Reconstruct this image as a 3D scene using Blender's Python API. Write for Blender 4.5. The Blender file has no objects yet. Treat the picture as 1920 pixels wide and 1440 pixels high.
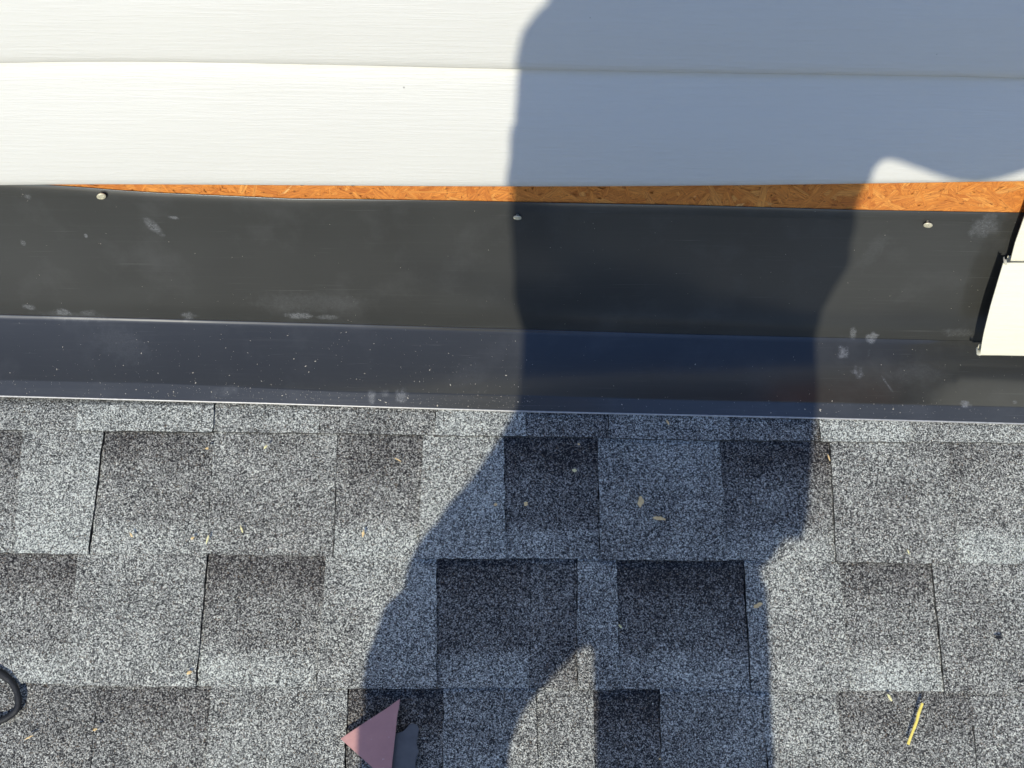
import bpy, bmesh, random
import numpy as np
from math import sin, cos, tan, radians, pi, sqrt, atan2, floor
from mathutils import Vector, Matrix
random.seed(7)
SC = bpy.context.scene

# ------------------------------------------------------------------ camera
PITCH = radians(30)            # roof pitch; the roof falls away from the wall (wall plane y=0)
F = 1950.0                     # focal length in pixels of the 1920 px wide photograph
D, TILT, ROLL, S0 = 1.22, radians(13.5), radians(0.6), 0.066
_a = PITCH + TILT
AX = Vector((0, sin(_a), -cos(_a)))
_r0 = Vector((1, 0, 0)); _u0 = _r0.cross(AX)
RT = _r0*cos(ROLL) + _u0*sin(ROLL); UP = _u0*cos(ROLL) - _r0*sin(ROLL)
CAM = Vector((0, -S0*cos(PITCH), -S0*sin(PITCH))) - AX*D
cd = bpy.data.cameras.new('camera'); cam = bpy.data.objects.new('camera', cd)
SC.collection.objects.link(cam); SC.camera = cam
cd.sensor_fit = 'HORIZONTAL'; cd.sensor_width = 36; cd.lens = 36*F/1920
cd.clip_start = 0.02; cd.clip_end = 3000
cam.matrix_world = Matrix.Translation(CAM) @ Matrix((RT, UP, -AX)).transposed().to_4x4()

# ------------------------------------------------------------------ light
SUN_EL, SUN_AZ = radians(22), radians(13)      # travels toward +y and a little toward +x
sd = Vector((sin(SUN_AZ)*cos(SUN_EL), cos(SUN_AZ)*cos(SUN_EL), -sin(SUN_EL)))
w = bpy.data.worlds.new("World"); SC.world = w; w.use_nodes = True
nt = w.node_tree; bg = nt.nodes['Background']
sky = nt.nodes.new('ShaderNodeTexSky'); sky.sky_type = 'NISHITA'; sky.sun_disc = False
sky.sun_elevation = SUN_EL; sky.sun_rotation = pi + SUN_AZ
sky.air_density = 1.3; sky.dust_density = 0.8; sky.ozone_density = 2.5
wb = nt.nodes.new('ShaderNodeMix'); wb.data_type = 'RGBA'; wb.blend_type = 'MULTIPLY'; wb.inputs[0].default_value = 1
wb.inputs[7].default_value = (.79, 1.02, 1.60, 1)      # the photograph's white balance: sun neutral, sky blue
nt.links.new(sky.outputs[0], wb.inputs[6]); nt.links.new(wb.outputs[2], bg.inputs[0]); bg.inputs[1].default_value = 0.106
ld = bpy.data.lights.new('sun', 'SUN'); ld.energy = 3.45; ld.angle = radians(0.53); ld.color = (1, .95, .81)
lo = bpy.data.objects.new('sun', ld); SC.collection.objects.link(lo)
lo.rotation_euler = (-sd).to_track_quat('Z', 'Y').to_euler(); lo.location = (0, -5, 5)
SC.view_settings.view_transform = 'Standard'; SC.view_settings.look = 'None'
SC.view_settings.exposure = 0.0; SC.view_settings.gamma = 1

# ------------------------------------------------------------------ helpers
NR = Vector((0, -sin(PITCH), cos(PITCH))); DS = Vector((0, -cos(PITCH), -sin(PITCH)))
def ray(px, py): return RT*((px-960)/F) + UP*((720-py)/F) + AX
def at_roof(px, py, h=0.0):
    d = ray(px, py); return CAM + d*((h - NR.dot(CAM))/NR.dot(d))
def at_wall(px, py, off=0.0):
    d = ray(px, py); return CAM + d*((-off - CAM.y)/d.y)
def RP(x, s, h=0.0): return Vector((x, 0, 0)) + DS*s + NR*h
def xs(px, py, h=0.0):
    p = at_roof(px, py, h); return p.x, p.dot(DS)
def lerp(a, b, t): return a + (b-a)*t
def interp(x, pts):
    if x <= pts[0][0]:
        (a, u), (b, v) = pts[0], pts[1]
    elif x >= pts[-1][0]:
        (a, u), (b, v) = pts[-2], pts[-1]
    else:
        for i in range(len(pts)-1):
            if x <= pts[i+1][0]: (a, u), (b, v) = pts[i], pts[i+1]; break
    return u + (v-u)*(x-a)/(b-a)
def clampi(x, pts): return interp(min(max(x, pts[0][0]), pts[-1][0]), pts)
_pn = [random.uniform(-1, 1) for _ in range(4096)]
def n1(x, seed=0):
    i = floor(x); f = x-i; f = f*f*(3-2*f)
    return lerp(_pn[(i*7+seed*131) % 4096], _pn[((i+1)*7+seed*131) % 4096], f)
def n2(x, y, seed=0):
    j = floor(y); f = y-j; f = f*f*(3-2*f)
    return lerp(n1(x, seed+j*3), n1(x, seed+(j+1)*3), f)

def link(o, parent=None):
    SC.collection.objects.link(o)
    if parent: o.parent = parent
    return o
def mesh_obj(name, verts, faces, mat, parent=None, smooth=False, tone=None, uv=None):
    me = bpy.data.meshes.new(name); me.from_pydata([tuple(v) for v in verts], [], faces); me.update()
    if mat: me.materials.append(mat)
    if tone is not None:
        at = me.attributes.new('tone', 'FLOAT_COLOR', 'POINT')
        at.data.foreach_set('color', [c for t in tone for c in t])
    if uv is not None:
        l = me.uv_layers.new(name='UVMap'); k = 0
        for p in me.polygons:
            for li in p.loop_indices: l.data[li].uv = uv[me.loops[li].vertex_index]
    if smooth: me.polygons.foreach_set('use_smooth', [True]*len(me.polygons))
    return link(bpy.data.objects.new(name, me), parent)
def tag(o, label=None, cat=None, group=None, kind=None):
    if label: o['label'] = label
    if cat: o['category'] = cat
    if group: o['group'] = group
    if kind: o['kind'] = kind
    return o
def thing(name, loc, label, cat, group=None):
    o = bpy.data.objects.new(name, None); o.empty_display_size = .02; o.location = loc
    link(o); tag(o, label, cat, group); bpy.context.view_layer.update(); return o
def put(o, parent):           # parent while keeping the world-space mesh where it was built
    o.parent = parent; o.matrix_parent_inverse = parent.matrix_world.inverted(); return o

class G:                      # small geometry collector
    def __init__(s): s.v = []; s.f = []; s.t = []; s.uv = []
    def add(s, vs, fs, tone=None, uv=None):
        b = len(s.v); s.v += list(vs); s.f += [tuple(i+b for i in f) for f in fs]
        if tone is not None: s.t += tone if isinstance(tone, list) else [tone]*len(vs)
        if uv is not None: s.uv += uv
    def grid(s, rows, tone=None, flip=False):
        n = len(rows[0]); vs = [p for r in rows for p in r]; fs = []
        for i in range(len(rows)-1):
            for j in range(n-1):
                q = (i*n+j, i*n+j+1, (i+1)*n+j+1, (i+1)*n+j)
                fs.append(q[::-1] if flip else q)
        s.add(vs, fs, tone)
    def obj(s, name, mat, parent=None, smooth=False):
        return mesh_obj(name, s.v, s.f, mat, parent, smooth, s.t or None, s.uv or None)

# ------------------------------------------------------------------ materials
class NT:
    def __init__(s, name):
        s.m = bpy.data.materials.new(name); s.m.use_nodes = True; s.t = s.m.node_tree
        s.b = s.t.nodes['Principled BSDF']
    def n(s, kind, **kw):
        nd = s.t.nodes.new(kind)
        for k, v in kw.items():
            if k.startswith('i_'):
                key = k[2:].replace('_', ' ')
                nd.inputs[key].default_value = v
            else: setattr(nd, k, v)
        return nd
    def l(s, a, b): s.t.links.new(a, b)
    def ob(s): return s.n('ShaderNodeTexCoord').outputs['Object']
    def mapping(s, vec, loc=(0,0,0), rot=(0,0,0), sc=(1,1,1), typ='POINT'):
        m = s.n('ShaderNodeMapping', vector_type=typ)
        m.inputs['Location'].default_value = loc; m.inputs['Rotation'].default_value = rot; m.inputs['Scale'].default_value = sc
        s.l(vec, m.inputs['Vector']); return m.outputs[0]
    def noise(s, vec, scale, detail=3, rough=.55, dist=0):
        n = s.n('ShaderNodeTexNoise'); n.inputs['Scale'].default_value = scale
        n.inputs['Detail'].default_value = detail; n.inputs['Roughness'].default_value = rough; n.inputs['Distortion'].default_value = dist
        s.l(vec, n.inputs['Vector']); return n.outputs['Fac']
    def math(s, op, a, b=None, c=None, clamp=False):
        m = s.n('ShaderNodeMath', operation=op, use_clamp=clamp)
        for i, x in enumerate((a, b, c)):
            if x is None: continue
            if isinstance(x, (int, float)): m.inputs[i].default_value = x
            else: s.l(x, m.inputs[i])
        return m.outputs[0]
    def mr(s, v, a, b, c, d, clamp=True):
        m = s.n('ShaderNodeMapRange', clamp=clamp); s.l(v, m.inputs[0])
        for i, x in enumerate((a, b, c, d)): m.inputs[i+1].default_value = x
        return m.outputs[0]
    def mix(s, f, a, b, blend='MIX'):
        m = s.n('ShaderNodeMix', data_type='RGBA', blend_type=blend)
        for i, x in ((0, f), (6, a), (7, b)):
            if isinstance(x, (int, float)): m.inputs[i].default_value = x
            elif isinstance(x, tuple): m.inputs[i].default_value = (*x, 1)
            else: s.l(x, m.inputs[i])
        return m.outputs[2]
    def ramp(s, v, stops, interp='LINEAR'):
        r = s.n('ShaderNodeValToRGB'); r.color_ramp.interpolation = interp; e = r.color_ramp.elements
        while len(e) < len(stops): e.new(.5)
        for i, (p, c) in enumerate(stops): e[i].position = p; e[i].color = (*c, 1)
        s.l(v, r.inputs[0]); return r.outputs[0]
    def bump(s, h, strength, dist, prev=None):
        b = s.n('ShaderNodeBump'); b.inputs['Strength'].default_value = strength; b.inputs['Distance'].default_value = dist
        s.l(h, b.inputs['Height'])
        if prev: s.l(prev, b.inputs['Normal'])
        return b.outputs[0]
    def set(s, **kw):
        for k, v in kw.items():
            i = s.b.inputs[k.replace('_', ' ')]
            if isinstance(v, (int, float)): i.default_value = v
            elif isinstance(v, tuple): i.default_value = (*v, 1)
            else: s.l(v, i)
        return s.m

def granule_mat():
    m = NT('mineral_granules'); o = m.ob()
    at = m.n('ShaderNodeAttribute', attribute_name='tone'); sp = m.n('ShaderNodeSeparateColor'); m.l(at.outputs['Color'], sp.inputs[0])
    tone, warm, bare = sp.outputs[0], sp.outputs[1], sp.outputs[2]
    wob = m.n('ShaderNodeTexNoise'); wob.inputs['Scale'].default_value = 900; m.l(o, wob.inputs['Vector'])
    wv = m.n('ShaderNodeVectorMath', operation='MULTIPLY_ADD'); m.l(wob.outputs['Color'], wv.inputs[0])
    wv.inputs[1].default_value = (.0012,)*3; m.l(o, wv.inputs[2])
    v = m.n('ShaderNodeTexVoronoi', feature='F1'); v.inputs['Scale'].default_value = 980; v.inputs['Randomness'].default_value = 1
    m.l(wv.outputs[0], v.inputs['Vector'])
    vc = m.n('ShaderNodeSeparateColor'); m.l(v.outputs['Color'], vc.inputs[0])
    clump = m.noise(o, 300, 2, .6); big = m.noise(o, 22, 3, .6)
    # random value per granule, shifted by the blend of the tab and by clumping
    val = m.math('ADD', vc.outputs[0], m.mr(clump, .3, .7, -.12, .12, False))
    val = m.math('ADD', val, m.mr(big, .3, .7, -.06, .06, False))
    val = m.math('ADD', val, m.math('SUBTRACT', tone, .5))
    cool = m.ramp(val, [(0.0, (.020,.021,.022)), (.22, (.050,.053,.053)), (.42, (.122,.128,.122)), (.60, (.255,.267,.248)), (.80, (.43,.445,.405)), (1.0, (.74,.76,.68))])
    warmc = m.ramp(val, [(0.0, (.014,.013,.014)), (.22, (.034,.032,.032)), (.42, (.132,.124,.114)), (.60, (.270,.258,.234)), (.80, (.44,.425,.38)), (1.0, (.80,.78,.69))])
    col = m.mix(warm, cool, warmc)
    # the odd tan or blue granule
    odd = m.math('GREATER_THAN', vc.outputs[1], .965); col = m.mix(m.math('MULTIPLY', odd, .45), col, (.30,.21,.13))
    col = m.mix(bare, col, (.010,.010,.011))
    d = m.mr(v.outputs['Distance'], 0, .9, 1, 0)
    hh = m.math('ADD', d, m.math('MULTIPLY', vc.outputs[2], .7))
    nb = m.bump(hh, .42, .0010)
    nb = m.bump(m.noise(o, 60, 3, .6), .35, .0016, nb)
    return m.set(Base_Color=col, Roughness=m.mr(vc.outputs[2], 0, 1, .45, .9), Normal=nb, Specular_IOR_Level=.18)

def flashing_mat(smudges, name='painted_flashing', base=(.045,.0455,.042), rough=.20):
    m = NT(name); o = m.ob()
    streak = m.noise(m.mapping(o, sc=(6, 330, 330)), 1, 4, .7)
    broad = m.noise(o, 5, 2, .5)
    col = m.mix(m.mr(broad, .3, .7, 0, 1), tuple(c*.88 for c in base), tuple(c*1.15 for c in base))
    col = m.mix(m.mr(streak, .55, .85, 0, .28), col, (.085,.085,.08))
    scr = m.noise(m.mapping(o, rot=(0,0,.02), sc=(9, 900, 900)), 1, 2, .5)
    scr = m.mr(scr, .70, .78, 0, 1); col = m.mix(m.math('MULTIPLY', scr, .30), col, (.20,.20,.19))
    fog = m.mr(m.noise(o, 14, 5, .65), .52, .80, 0, .20); col = m.mix(fog, col, (.14,.14,.14))
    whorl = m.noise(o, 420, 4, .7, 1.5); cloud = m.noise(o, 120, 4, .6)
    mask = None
    for (p, rad, rot, st) in smudges:  # real smudges, plus one patch of painted glare
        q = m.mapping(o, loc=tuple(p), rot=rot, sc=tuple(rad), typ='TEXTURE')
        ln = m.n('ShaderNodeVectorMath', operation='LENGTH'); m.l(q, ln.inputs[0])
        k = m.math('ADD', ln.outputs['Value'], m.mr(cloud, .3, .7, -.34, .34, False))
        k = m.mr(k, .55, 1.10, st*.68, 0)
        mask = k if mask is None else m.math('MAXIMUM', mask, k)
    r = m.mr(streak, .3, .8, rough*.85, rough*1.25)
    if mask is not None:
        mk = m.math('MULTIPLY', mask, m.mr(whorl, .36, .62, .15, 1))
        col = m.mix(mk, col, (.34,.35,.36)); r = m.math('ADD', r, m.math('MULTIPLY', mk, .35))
    nb = m.bump(streak, .05, .0003); nb = m.bump(m.noise(o, 7, 2, .5), .35, .003, nb)
    return m.set(Base_Color=col, Roughness=r, Normal=nb, Specular_IOR_Level=.68)

def siding_mat(name, base, gr=.24):
    m = NT(name); o = m.ob()
    gx = m.noise(m.mapping(o, sc=(14, 60, 420)), 1, 4, .62, .6)
    g2 = m.noise(m.mapping(o, sc=(40, 60, 900)), 1, 3, .6, .3)
    h = m.math('ADD', m.mr(gx, .42, .62, 0, 1), m.math('MULTIPLY', g2, .6))
    blot = m.noise(o, 3.2, 3, .5)
    col = m.mix(m.mr(blot, .3, .7, 0, 1), tuple(c*.97 for c in base), base)
    col = m.mix(m.mr(gx, .30, .44, .07, 0), col, (.50,.47,.42))
    spk = m.n('ShaderNodeTexVoronoi'); spk.inputs['Scale'].default_value = 26; m.l(o, spk.inputs['Vector'])
    col = m.mix(m.mr(spk.outputs['Distance'], .018, .03, .55, 0), col, (.12,.11,.10))
    nb = m.bump(h, gr, .0011); nb = m.bump(m.noise(m.mapping(o, sc=(2.5, 2, 5)), 1, 2, .5), .6, .010, nb)
    return m.set(Base_Color=col, Roughness=.42, Normal=nb, Specular_IOR_Level=.4)

def strand_mat():
    m = NT('oriented_strand_board'); uv = m.n('ShaderNodeTexCoord').outputs['UV']
    at = m.n('ShaderNodeAttribute', attribute_name='tone'); sp = m.n('ShaderNodeSeparateColor'); m.l(at.outputs['Color'], sp.inputs[0])
    g = m.noise(m.mapping(uv, sc=(60, 900, 1)), 1, 5, .75, .8)
    col = m.ramp(sp.outputs[0], [(0, (.42,.12,.022)), (.25, (.66,.22,.040)), (.55, (.84,.32,.060)), (.8, (.90,.42,.10)), (1, (.94,.60,.24))])
    col = m.mix(m.mr(g, .38, .60, .75, 0), col, (.36,.105,.028))
    pit = m.noise(m.mapping(m.ob(), sc=(120, 1, 200)), 1, 3, .7); col = m.mix(m.mr(pit, .60, .68, 0, .7), col, (.12,.035,.012))
    nb = m.bump(g, .6, .0008)
    return m.set(Base_Color=col, Roughness=.62, Normal=nb, Specular_IOR_Level=.3)

def plain(name, col, rough=.6, metal=0., nscale=60, namp=.18, bump=.15, bdist=.001, spec=.5):
    m = NT(name); o = m.ob(); n = m.noise(o, nscale, 4, .6)
    c = m.mix(m.mr(n, .3, .7, 0, 1), tuple(x*(1-namp) for x in col), tuple(min(1, x*(1+namp)) for x in col))
    return m.set(Base_Color=c, Roughness=m.mr(n, .3, .7, rough*.85, min(1, rough*1.1)), Metallic=metal, Normal=m.bump(n, bump, bdist), Specular_IOR_Level=spec)

M_gran = granule_mat()
M_vinyl = siding_mat('vinyl_siding', (.72,.705,.64))
M_cream = siding_mat('cream_siding', (.88,.84,.66), .28)
M_osb = strand_mat()

# ------------------------------------------------------------------ ground far below, and the roof
def ground():
    m = NT('dry_lawn'); o = m.ob(); n = m.noise(o, .8, 5, .6); f = m.noise(o, 30, 3, .6)
    c = m.mix(m.mr(n, .3, .7, 0, 1), (.20,.19,.12), (.30,.28,.19)); c = m.mix(m.mr(f, .4, .7, 0, .4), c, (.12,.13,.07))
    mt = m.set(Base_Color=c, Roughness=.95)
    s = 1500
    tag(mesh_obj('ground', [(-s,-s,-4.6), (s,-s,-4.6), (s,s,-4.6), (-s,s,-4.6)], [(0,1,2,3)], mt), kind='structure')
ground()

# the bottom edges of the shingle courses, traced across the photograph -> distance down the slope
EDGE = []
for pts in ([(0,806),(400,810),(900,817),(1350,825),(1900,831)],
            [(0,1037),(400,1040),(800,1046),(1400,1051),(1900,1058)],
            [(0,1281),(400,1288),(1000,1291),(1600,1296),(1900,1299)]):
    EDGE.append([xs(px, py, .006) for px, py in pts])
EXPO = .143
def edge(i, x):
    "distance down-slope of the bottom edge of course i (0 = the one under the flashing)"
    if i < 3:
        return clampi(x, EDGE[i])
    return clampi(x, EDGE[2]) * max(0, 1-(i-2)*.3) + (sum(e[1] for e in EDGE[2])/5)*(min(1, (i-2)*.3)) + (i-2)*EXPO
def edge_top(i, x): return edge(i-1, x) if i else edge(0, x) - EXPO

TH, RAISE = .0054, .0030
roof = thing('shingle_roof', (0, 0, 0), 'grey asphalt shingle roof below the dark flashing, speckled in light and dark tabs', 'roof')
def warm_of(t): return max(0, min(1, .9 - (t-.28)*2.2))
def course(i, tabs):
    """tabs: (x0 at top, x0 at bottom, x1 top, x1 bottom, (tone top, mid, bottom), raised, gap on the right side)"""
    g = G(); rs = random.Random(100+i)
    for k, (a0, a1, b0, b1, tn, raised, gap) in enumerate(tabs):
        lift = RAISE if raised else 0.0
        nx = max(3, int((b0-a0)/.007)); ns = 20
        top, side, rows, tones = [], [], [], []
        sd_ = rs.randrange(1000)
        for q in range(ns+1):
            t = q/ns; row = []
            xa = lerp(a0, a1, t) + (.0009*n1(t*22, sd_) if q else 0) + (.0 if not gap else 0)
            xb = lerp(b0, b1, t) + .0009*n1(t*22+5, sd_+3) - (.0011 if gap else .0002) + (.0003 if gap else 0)
            for j in range(nx+1):
                u = j/nx; x = lerp(xa, xb, u)
                s0, s1 = edge_top(i, x), edge(i, x)
                s = lerp(s0-.012, s1 + .0008*n1(x*260, sd_+9) + (.0006 if raised else -.0004), t)
                prs = 1.0 if i else max(0., min(1., (s - (s1-.050))/.02)); h = (.0006 + TH*max(0, (s-s0)/(s1-s0)) + lift)*prs - .004*(1-prs) + .0007*n2(x*18, s*18, i*5) + .0005*n2(x*70, s*70, 40+i)
                row.append(RP(x, s, h))
                # granule blend: dark shadow band painted under the course above, lighter toward the butt
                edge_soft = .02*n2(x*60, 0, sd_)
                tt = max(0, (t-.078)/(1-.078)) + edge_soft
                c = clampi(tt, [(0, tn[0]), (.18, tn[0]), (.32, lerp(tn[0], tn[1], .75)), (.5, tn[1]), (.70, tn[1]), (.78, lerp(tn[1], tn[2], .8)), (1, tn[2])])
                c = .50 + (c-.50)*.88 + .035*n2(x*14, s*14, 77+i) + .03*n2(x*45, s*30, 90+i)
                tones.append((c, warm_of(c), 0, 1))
            rows.append(row)
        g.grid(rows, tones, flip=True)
        # black cut edges: butt and both sides; butts darkened further as painted shade along each course
        drop = lambda p, h: p - NR*h
        bt = rows[-1]; dk = (.3, .5, .5, 1)
        g.grid([bt, [drop(p, TH+lift+.001) for p in bt]], [dk]*(2*len(bt)), flip=True)
        for col, fl in ((0, True), (-1, False)):
            ed = [r[col] for r in rows]
            g.grid([ed, [drop(p, lift+.004) for p in ed]], [(.25,.5,.55,1)]*(2*len(ed)), flip=fl)
    # the dark asphalt mat under the tabs
    X0, X1 = tabs[0][0], tabs[-1][2]; n = 60
    g.grid([[RP(lerp(X0,X1,j/n), edge_top(i,lerp(X0,X1,j/n))-.02, -.0042) for j in range(n+1)],
            [RP(lerp(X0,X1,j/n), edge(i,lerp(X0,X1,j/n))-.001, -.0002) for j in range(n+1)]], [(.1,.5,1,1)]*(2*(n+1)), flip=True)
    return put(g.obj('shingle_course', M_gran), roof)

XL, XR = -2.6, 2.6
def random_tabs(rs, x0, x1):
    out = []; x = x0; r = rs.random() < .5
    while x < x1-.02:
        wd = min(rs.uniform(.085, .155), x1-x)
        if x1-(x+wd) < .03: wd = x1-x
        tn = rs.choice([(.64,.63,.66), (.52,.52,.6), (.58,.56,.62)]) if r else rs.choice([(.25,.42,.6), (.3,.44,.55), (.42,.46,.55)])
        out.append([x, x, x+wd, x+wd, tn, r, rs.random() < .5]); x += wd; r = not r
    return out
# seen tabs: (px0 top, px0 bottom, px1 top, px1 bottom, tones, raised, gap); tones lowered where the person's shadow falls, to deepen it
L_, ML, MD, Dk = (.66,.64,.66), (.56,.56,.60), (.47,.47,.50), (.24,.42,.62)
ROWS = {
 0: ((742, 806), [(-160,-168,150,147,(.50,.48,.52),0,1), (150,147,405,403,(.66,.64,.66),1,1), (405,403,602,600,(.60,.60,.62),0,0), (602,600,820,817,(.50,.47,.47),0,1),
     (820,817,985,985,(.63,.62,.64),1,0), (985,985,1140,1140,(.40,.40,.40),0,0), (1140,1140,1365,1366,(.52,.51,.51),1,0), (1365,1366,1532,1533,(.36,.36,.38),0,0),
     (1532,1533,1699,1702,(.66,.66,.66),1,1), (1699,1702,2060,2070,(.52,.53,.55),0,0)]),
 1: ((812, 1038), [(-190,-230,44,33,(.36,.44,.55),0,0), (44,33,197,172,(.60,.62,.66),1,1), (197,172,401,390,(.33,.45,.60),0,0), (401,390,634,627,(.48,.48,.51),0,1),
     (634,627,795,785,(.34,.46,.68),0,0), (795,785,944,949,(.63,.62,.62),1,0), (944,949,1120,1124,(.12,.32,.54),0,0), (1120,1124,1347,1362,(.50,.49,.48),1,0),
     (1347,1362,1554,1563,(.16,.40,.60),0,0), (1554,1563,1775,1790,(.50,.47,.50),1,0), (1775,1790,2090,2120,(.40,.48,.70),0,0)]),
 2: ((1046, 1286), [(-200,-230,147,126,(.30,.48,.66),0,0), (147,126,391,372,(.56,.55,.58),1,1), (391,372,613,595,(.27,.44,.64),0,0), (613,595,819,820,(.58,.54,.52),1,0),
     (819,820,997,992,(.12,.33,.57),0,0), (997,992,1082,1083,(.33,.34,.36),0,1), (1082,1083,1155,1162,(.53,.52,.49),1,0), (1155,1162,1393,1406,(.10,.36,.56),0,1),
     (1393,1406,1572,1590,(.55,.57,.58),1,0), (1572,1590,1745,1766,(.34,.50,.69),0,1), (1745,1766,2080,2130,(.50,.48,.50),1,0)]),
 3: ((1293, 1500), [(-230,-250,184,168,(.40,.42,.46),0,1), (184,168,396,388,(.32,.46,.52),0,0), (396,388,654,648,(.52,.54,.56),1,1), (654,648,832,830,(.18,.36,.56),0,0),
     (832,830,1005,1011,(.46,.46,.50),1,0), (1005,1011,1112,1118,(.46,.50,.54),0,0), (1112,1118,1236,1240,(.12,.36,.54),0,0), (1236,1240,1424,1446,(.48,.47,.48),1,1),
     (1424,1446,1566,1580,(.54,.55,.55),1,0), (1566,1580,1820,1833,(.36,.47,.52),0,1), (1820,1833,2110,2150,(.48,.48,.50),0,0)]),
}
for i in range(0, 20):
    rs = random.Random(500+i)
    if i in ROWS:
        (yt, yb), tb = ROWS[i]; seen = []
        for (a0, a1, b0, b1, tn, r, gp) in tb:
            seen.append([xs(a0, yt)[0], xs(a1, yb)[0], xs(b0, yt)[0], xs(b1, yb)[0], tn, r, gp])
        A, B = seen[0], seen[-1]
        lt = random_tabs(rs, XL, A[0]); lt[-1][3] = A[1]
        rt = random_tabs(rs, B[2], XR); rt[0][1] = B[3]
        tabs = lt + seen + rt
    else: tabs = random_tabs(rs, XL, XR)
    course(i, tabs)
# deck under the shingles, with its eave
def box(g, lo, hi, xf=lambda p: p, tone=None):
    v = [xf(Vector((x, y, z))) for x in (lo[0], hi[0]) for y in (lo[1], hi[1]) for z in (lo[2], hi[2])]
    g.add(v, [(0,1,3,2), (4,6,7,5), (0,4,5,1), (2,3,7,6), (0,2,6,4), (1,5,7,3)], tone)
M_wood = plain('fascia_paint', (.55,.53,.48), .6)
g = G(); box(g, (XL, -.02, -.045), (XR, 2.95, -.0075), lambda p: RP(p.x, p.y, p.z)); put(g.obj('roof_deck', plain('plywood_deck', (.32,.20,.10), .8)), roof)
g = G(); box(g, (XL, 2.955, -.16), (XR, 2.985, -.004), lambda p: RP(p.x, p.y, p.z)); put(g.obj('fascia', M_wood), roof)

# ------------------------------------------------------------------ wall: sheathing board and siding
def board():
    g = G(); rs = random.Random(5)
    box(g, (XL, .0005, -.35), (XR, .012, 2.5), tone=(.4,0,0,1)); g.uv = [(v.x, v.z) for v in g.v]
    for i in range(5200):
        x = rs.uniform(-.95, .95); z = rs.uniform(.13, .25)
        ln = rs.uniform(.02, .06); wd = rs.uniform(.002, .009); a = rs.choice([rs.gauss(0, .28), rs.gauss(.6, .45), rs.gauss(-.6, .45), rs.uniform(-1.4, 1.4)])
        y = -.0003 - .0016*i/5200; tn = min(1, max(0, rs.gauss(.50, .13)))
        du, dv = Vector((cos(a), 0, sin(a))), Vector((-sin(a), 0, cos(a)))
        c = Vector((x, y, z)); b = rs.uniform(0, 50); nn = 5; top = []; bot = []
        for k in range(nn+1):
            u = (k/nn-.5)*ln; wv = wd*(.5+.12*rs.uniform(-1, 1)); e = rs.uniform(-.003, .003) if k in (0, nn) else 0
            top.append(c+du*(u+e)+dv*wv+Vector((0, rs.uniform(-.00015, .0001), 0))); bot.append(c+du*(u-e)-dv*wv)
        vs = top+bot; fs = [(k, nn+1+k, nn+2+k, k+1) for k in range(nn)]
        g.add(vs, fs, (tn, 0, 0, 1), [(b+(k/nn)*ln, b+wd) for k in range(nn+1)]+[(b+(k/nn)*ln, b) for k in range(nn+1)])
    o = g.obj('sheathing_board', M_osb)
    tag(o, 'orange strand board sheathing showing as a narrow strip between siding and dark flashing', 'sheathing')
board()

def wall_line(pts, off): return [(at_wall(px, py, off).x, at_wall(px, py, off).z) for px, py in pts]
LOW = wall_line([(-60,352),(0,352),(640,352),(1280,353),(1560,350),(1640,348),(1900,345),(1980,344)], .024)
SEAM = wall_line([(-60,122),(0,119),(120,117.5),(250,117),(420,119),(640,124),(960,131),(1280,136),(1600,142),(1900,148),(1980,149)], .021)
def smoothed(pts):
    c = np.polyfit([p[0] for p in pts], [p[1] for p in pts], 4)
    return [(x, float(np.polyval(c, x))) for x in np.linspace(pts[0][0], pts[-1][0], 60)]
LOW, SEAM = smoothed(LOW), smoothed(SEAM)
SEAM2 = [(x, z+.133) for x, z in [(-2, .345), (2, .345)]]
siding = thing('siding_wall', (0, 0, .2), 'pale wood-grain vinyl siding in long horizontal courses above the orange board', 'siding')
def panel(bot, top, k):
    g = G(); nx = 360; prof = []
    for t in [0, .01, .03, .06, .1, .16, .24, .33, .43, .53, .63, .73, .82, .9, .96, 1.0, 1.06]:
        o = .0215 - .0105*t + .0045*sin(pi*min(1, t*1.0))**1.0
        if t < .06: o -= .0022*(1-t/.06)**2
        if t > .9: o -= .0045*min(1, (t-.9)/.1)**2
        prof.append((t, o))
    rows = []
    def P_(x, t, o):
        zb, zt = clampi(x, bot), clampi(x, top)
        wv = .0016*n1(x*2.6+k*9, 3) * sin(pi*max(0, min(1, t))) + .0004*n1(x*1.7+k*5, 8)
        return Vector((x, -(o+wv), lerp(zb, zt, t)))
    xsamp = [lerp(XL, XR, (j/nx)) for j in range(nx+1)]
    rows.append([P_(x, .06, .008) for x in xsamp]); rows.append([P_(x, .004, .0085) for x in xsamp]); rows.append([P_(x, -.006, .0110) for x in xsamp]); rows.append([P_(x, -.010, .0155) for x in xsamp])
    rows.append([P_(x, -.006, .0188) for x in xsamp])
    for t, o in prof: rows.append([P_(x, t, o) for x in xsamp])
    g.grid(rows)
    return put(g.obj('siding_panel', M_vinyl, smooth=True), siding)
panel(LOW, SEAM, 0); panel(SEAM, SEAM2, 1)
for k in range(2, 16):
    z = .478 + (k-2)*.133; panel([(-2, z), (2, z)], [(-2, z+.133), (2, z+.133)], k)

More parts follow.
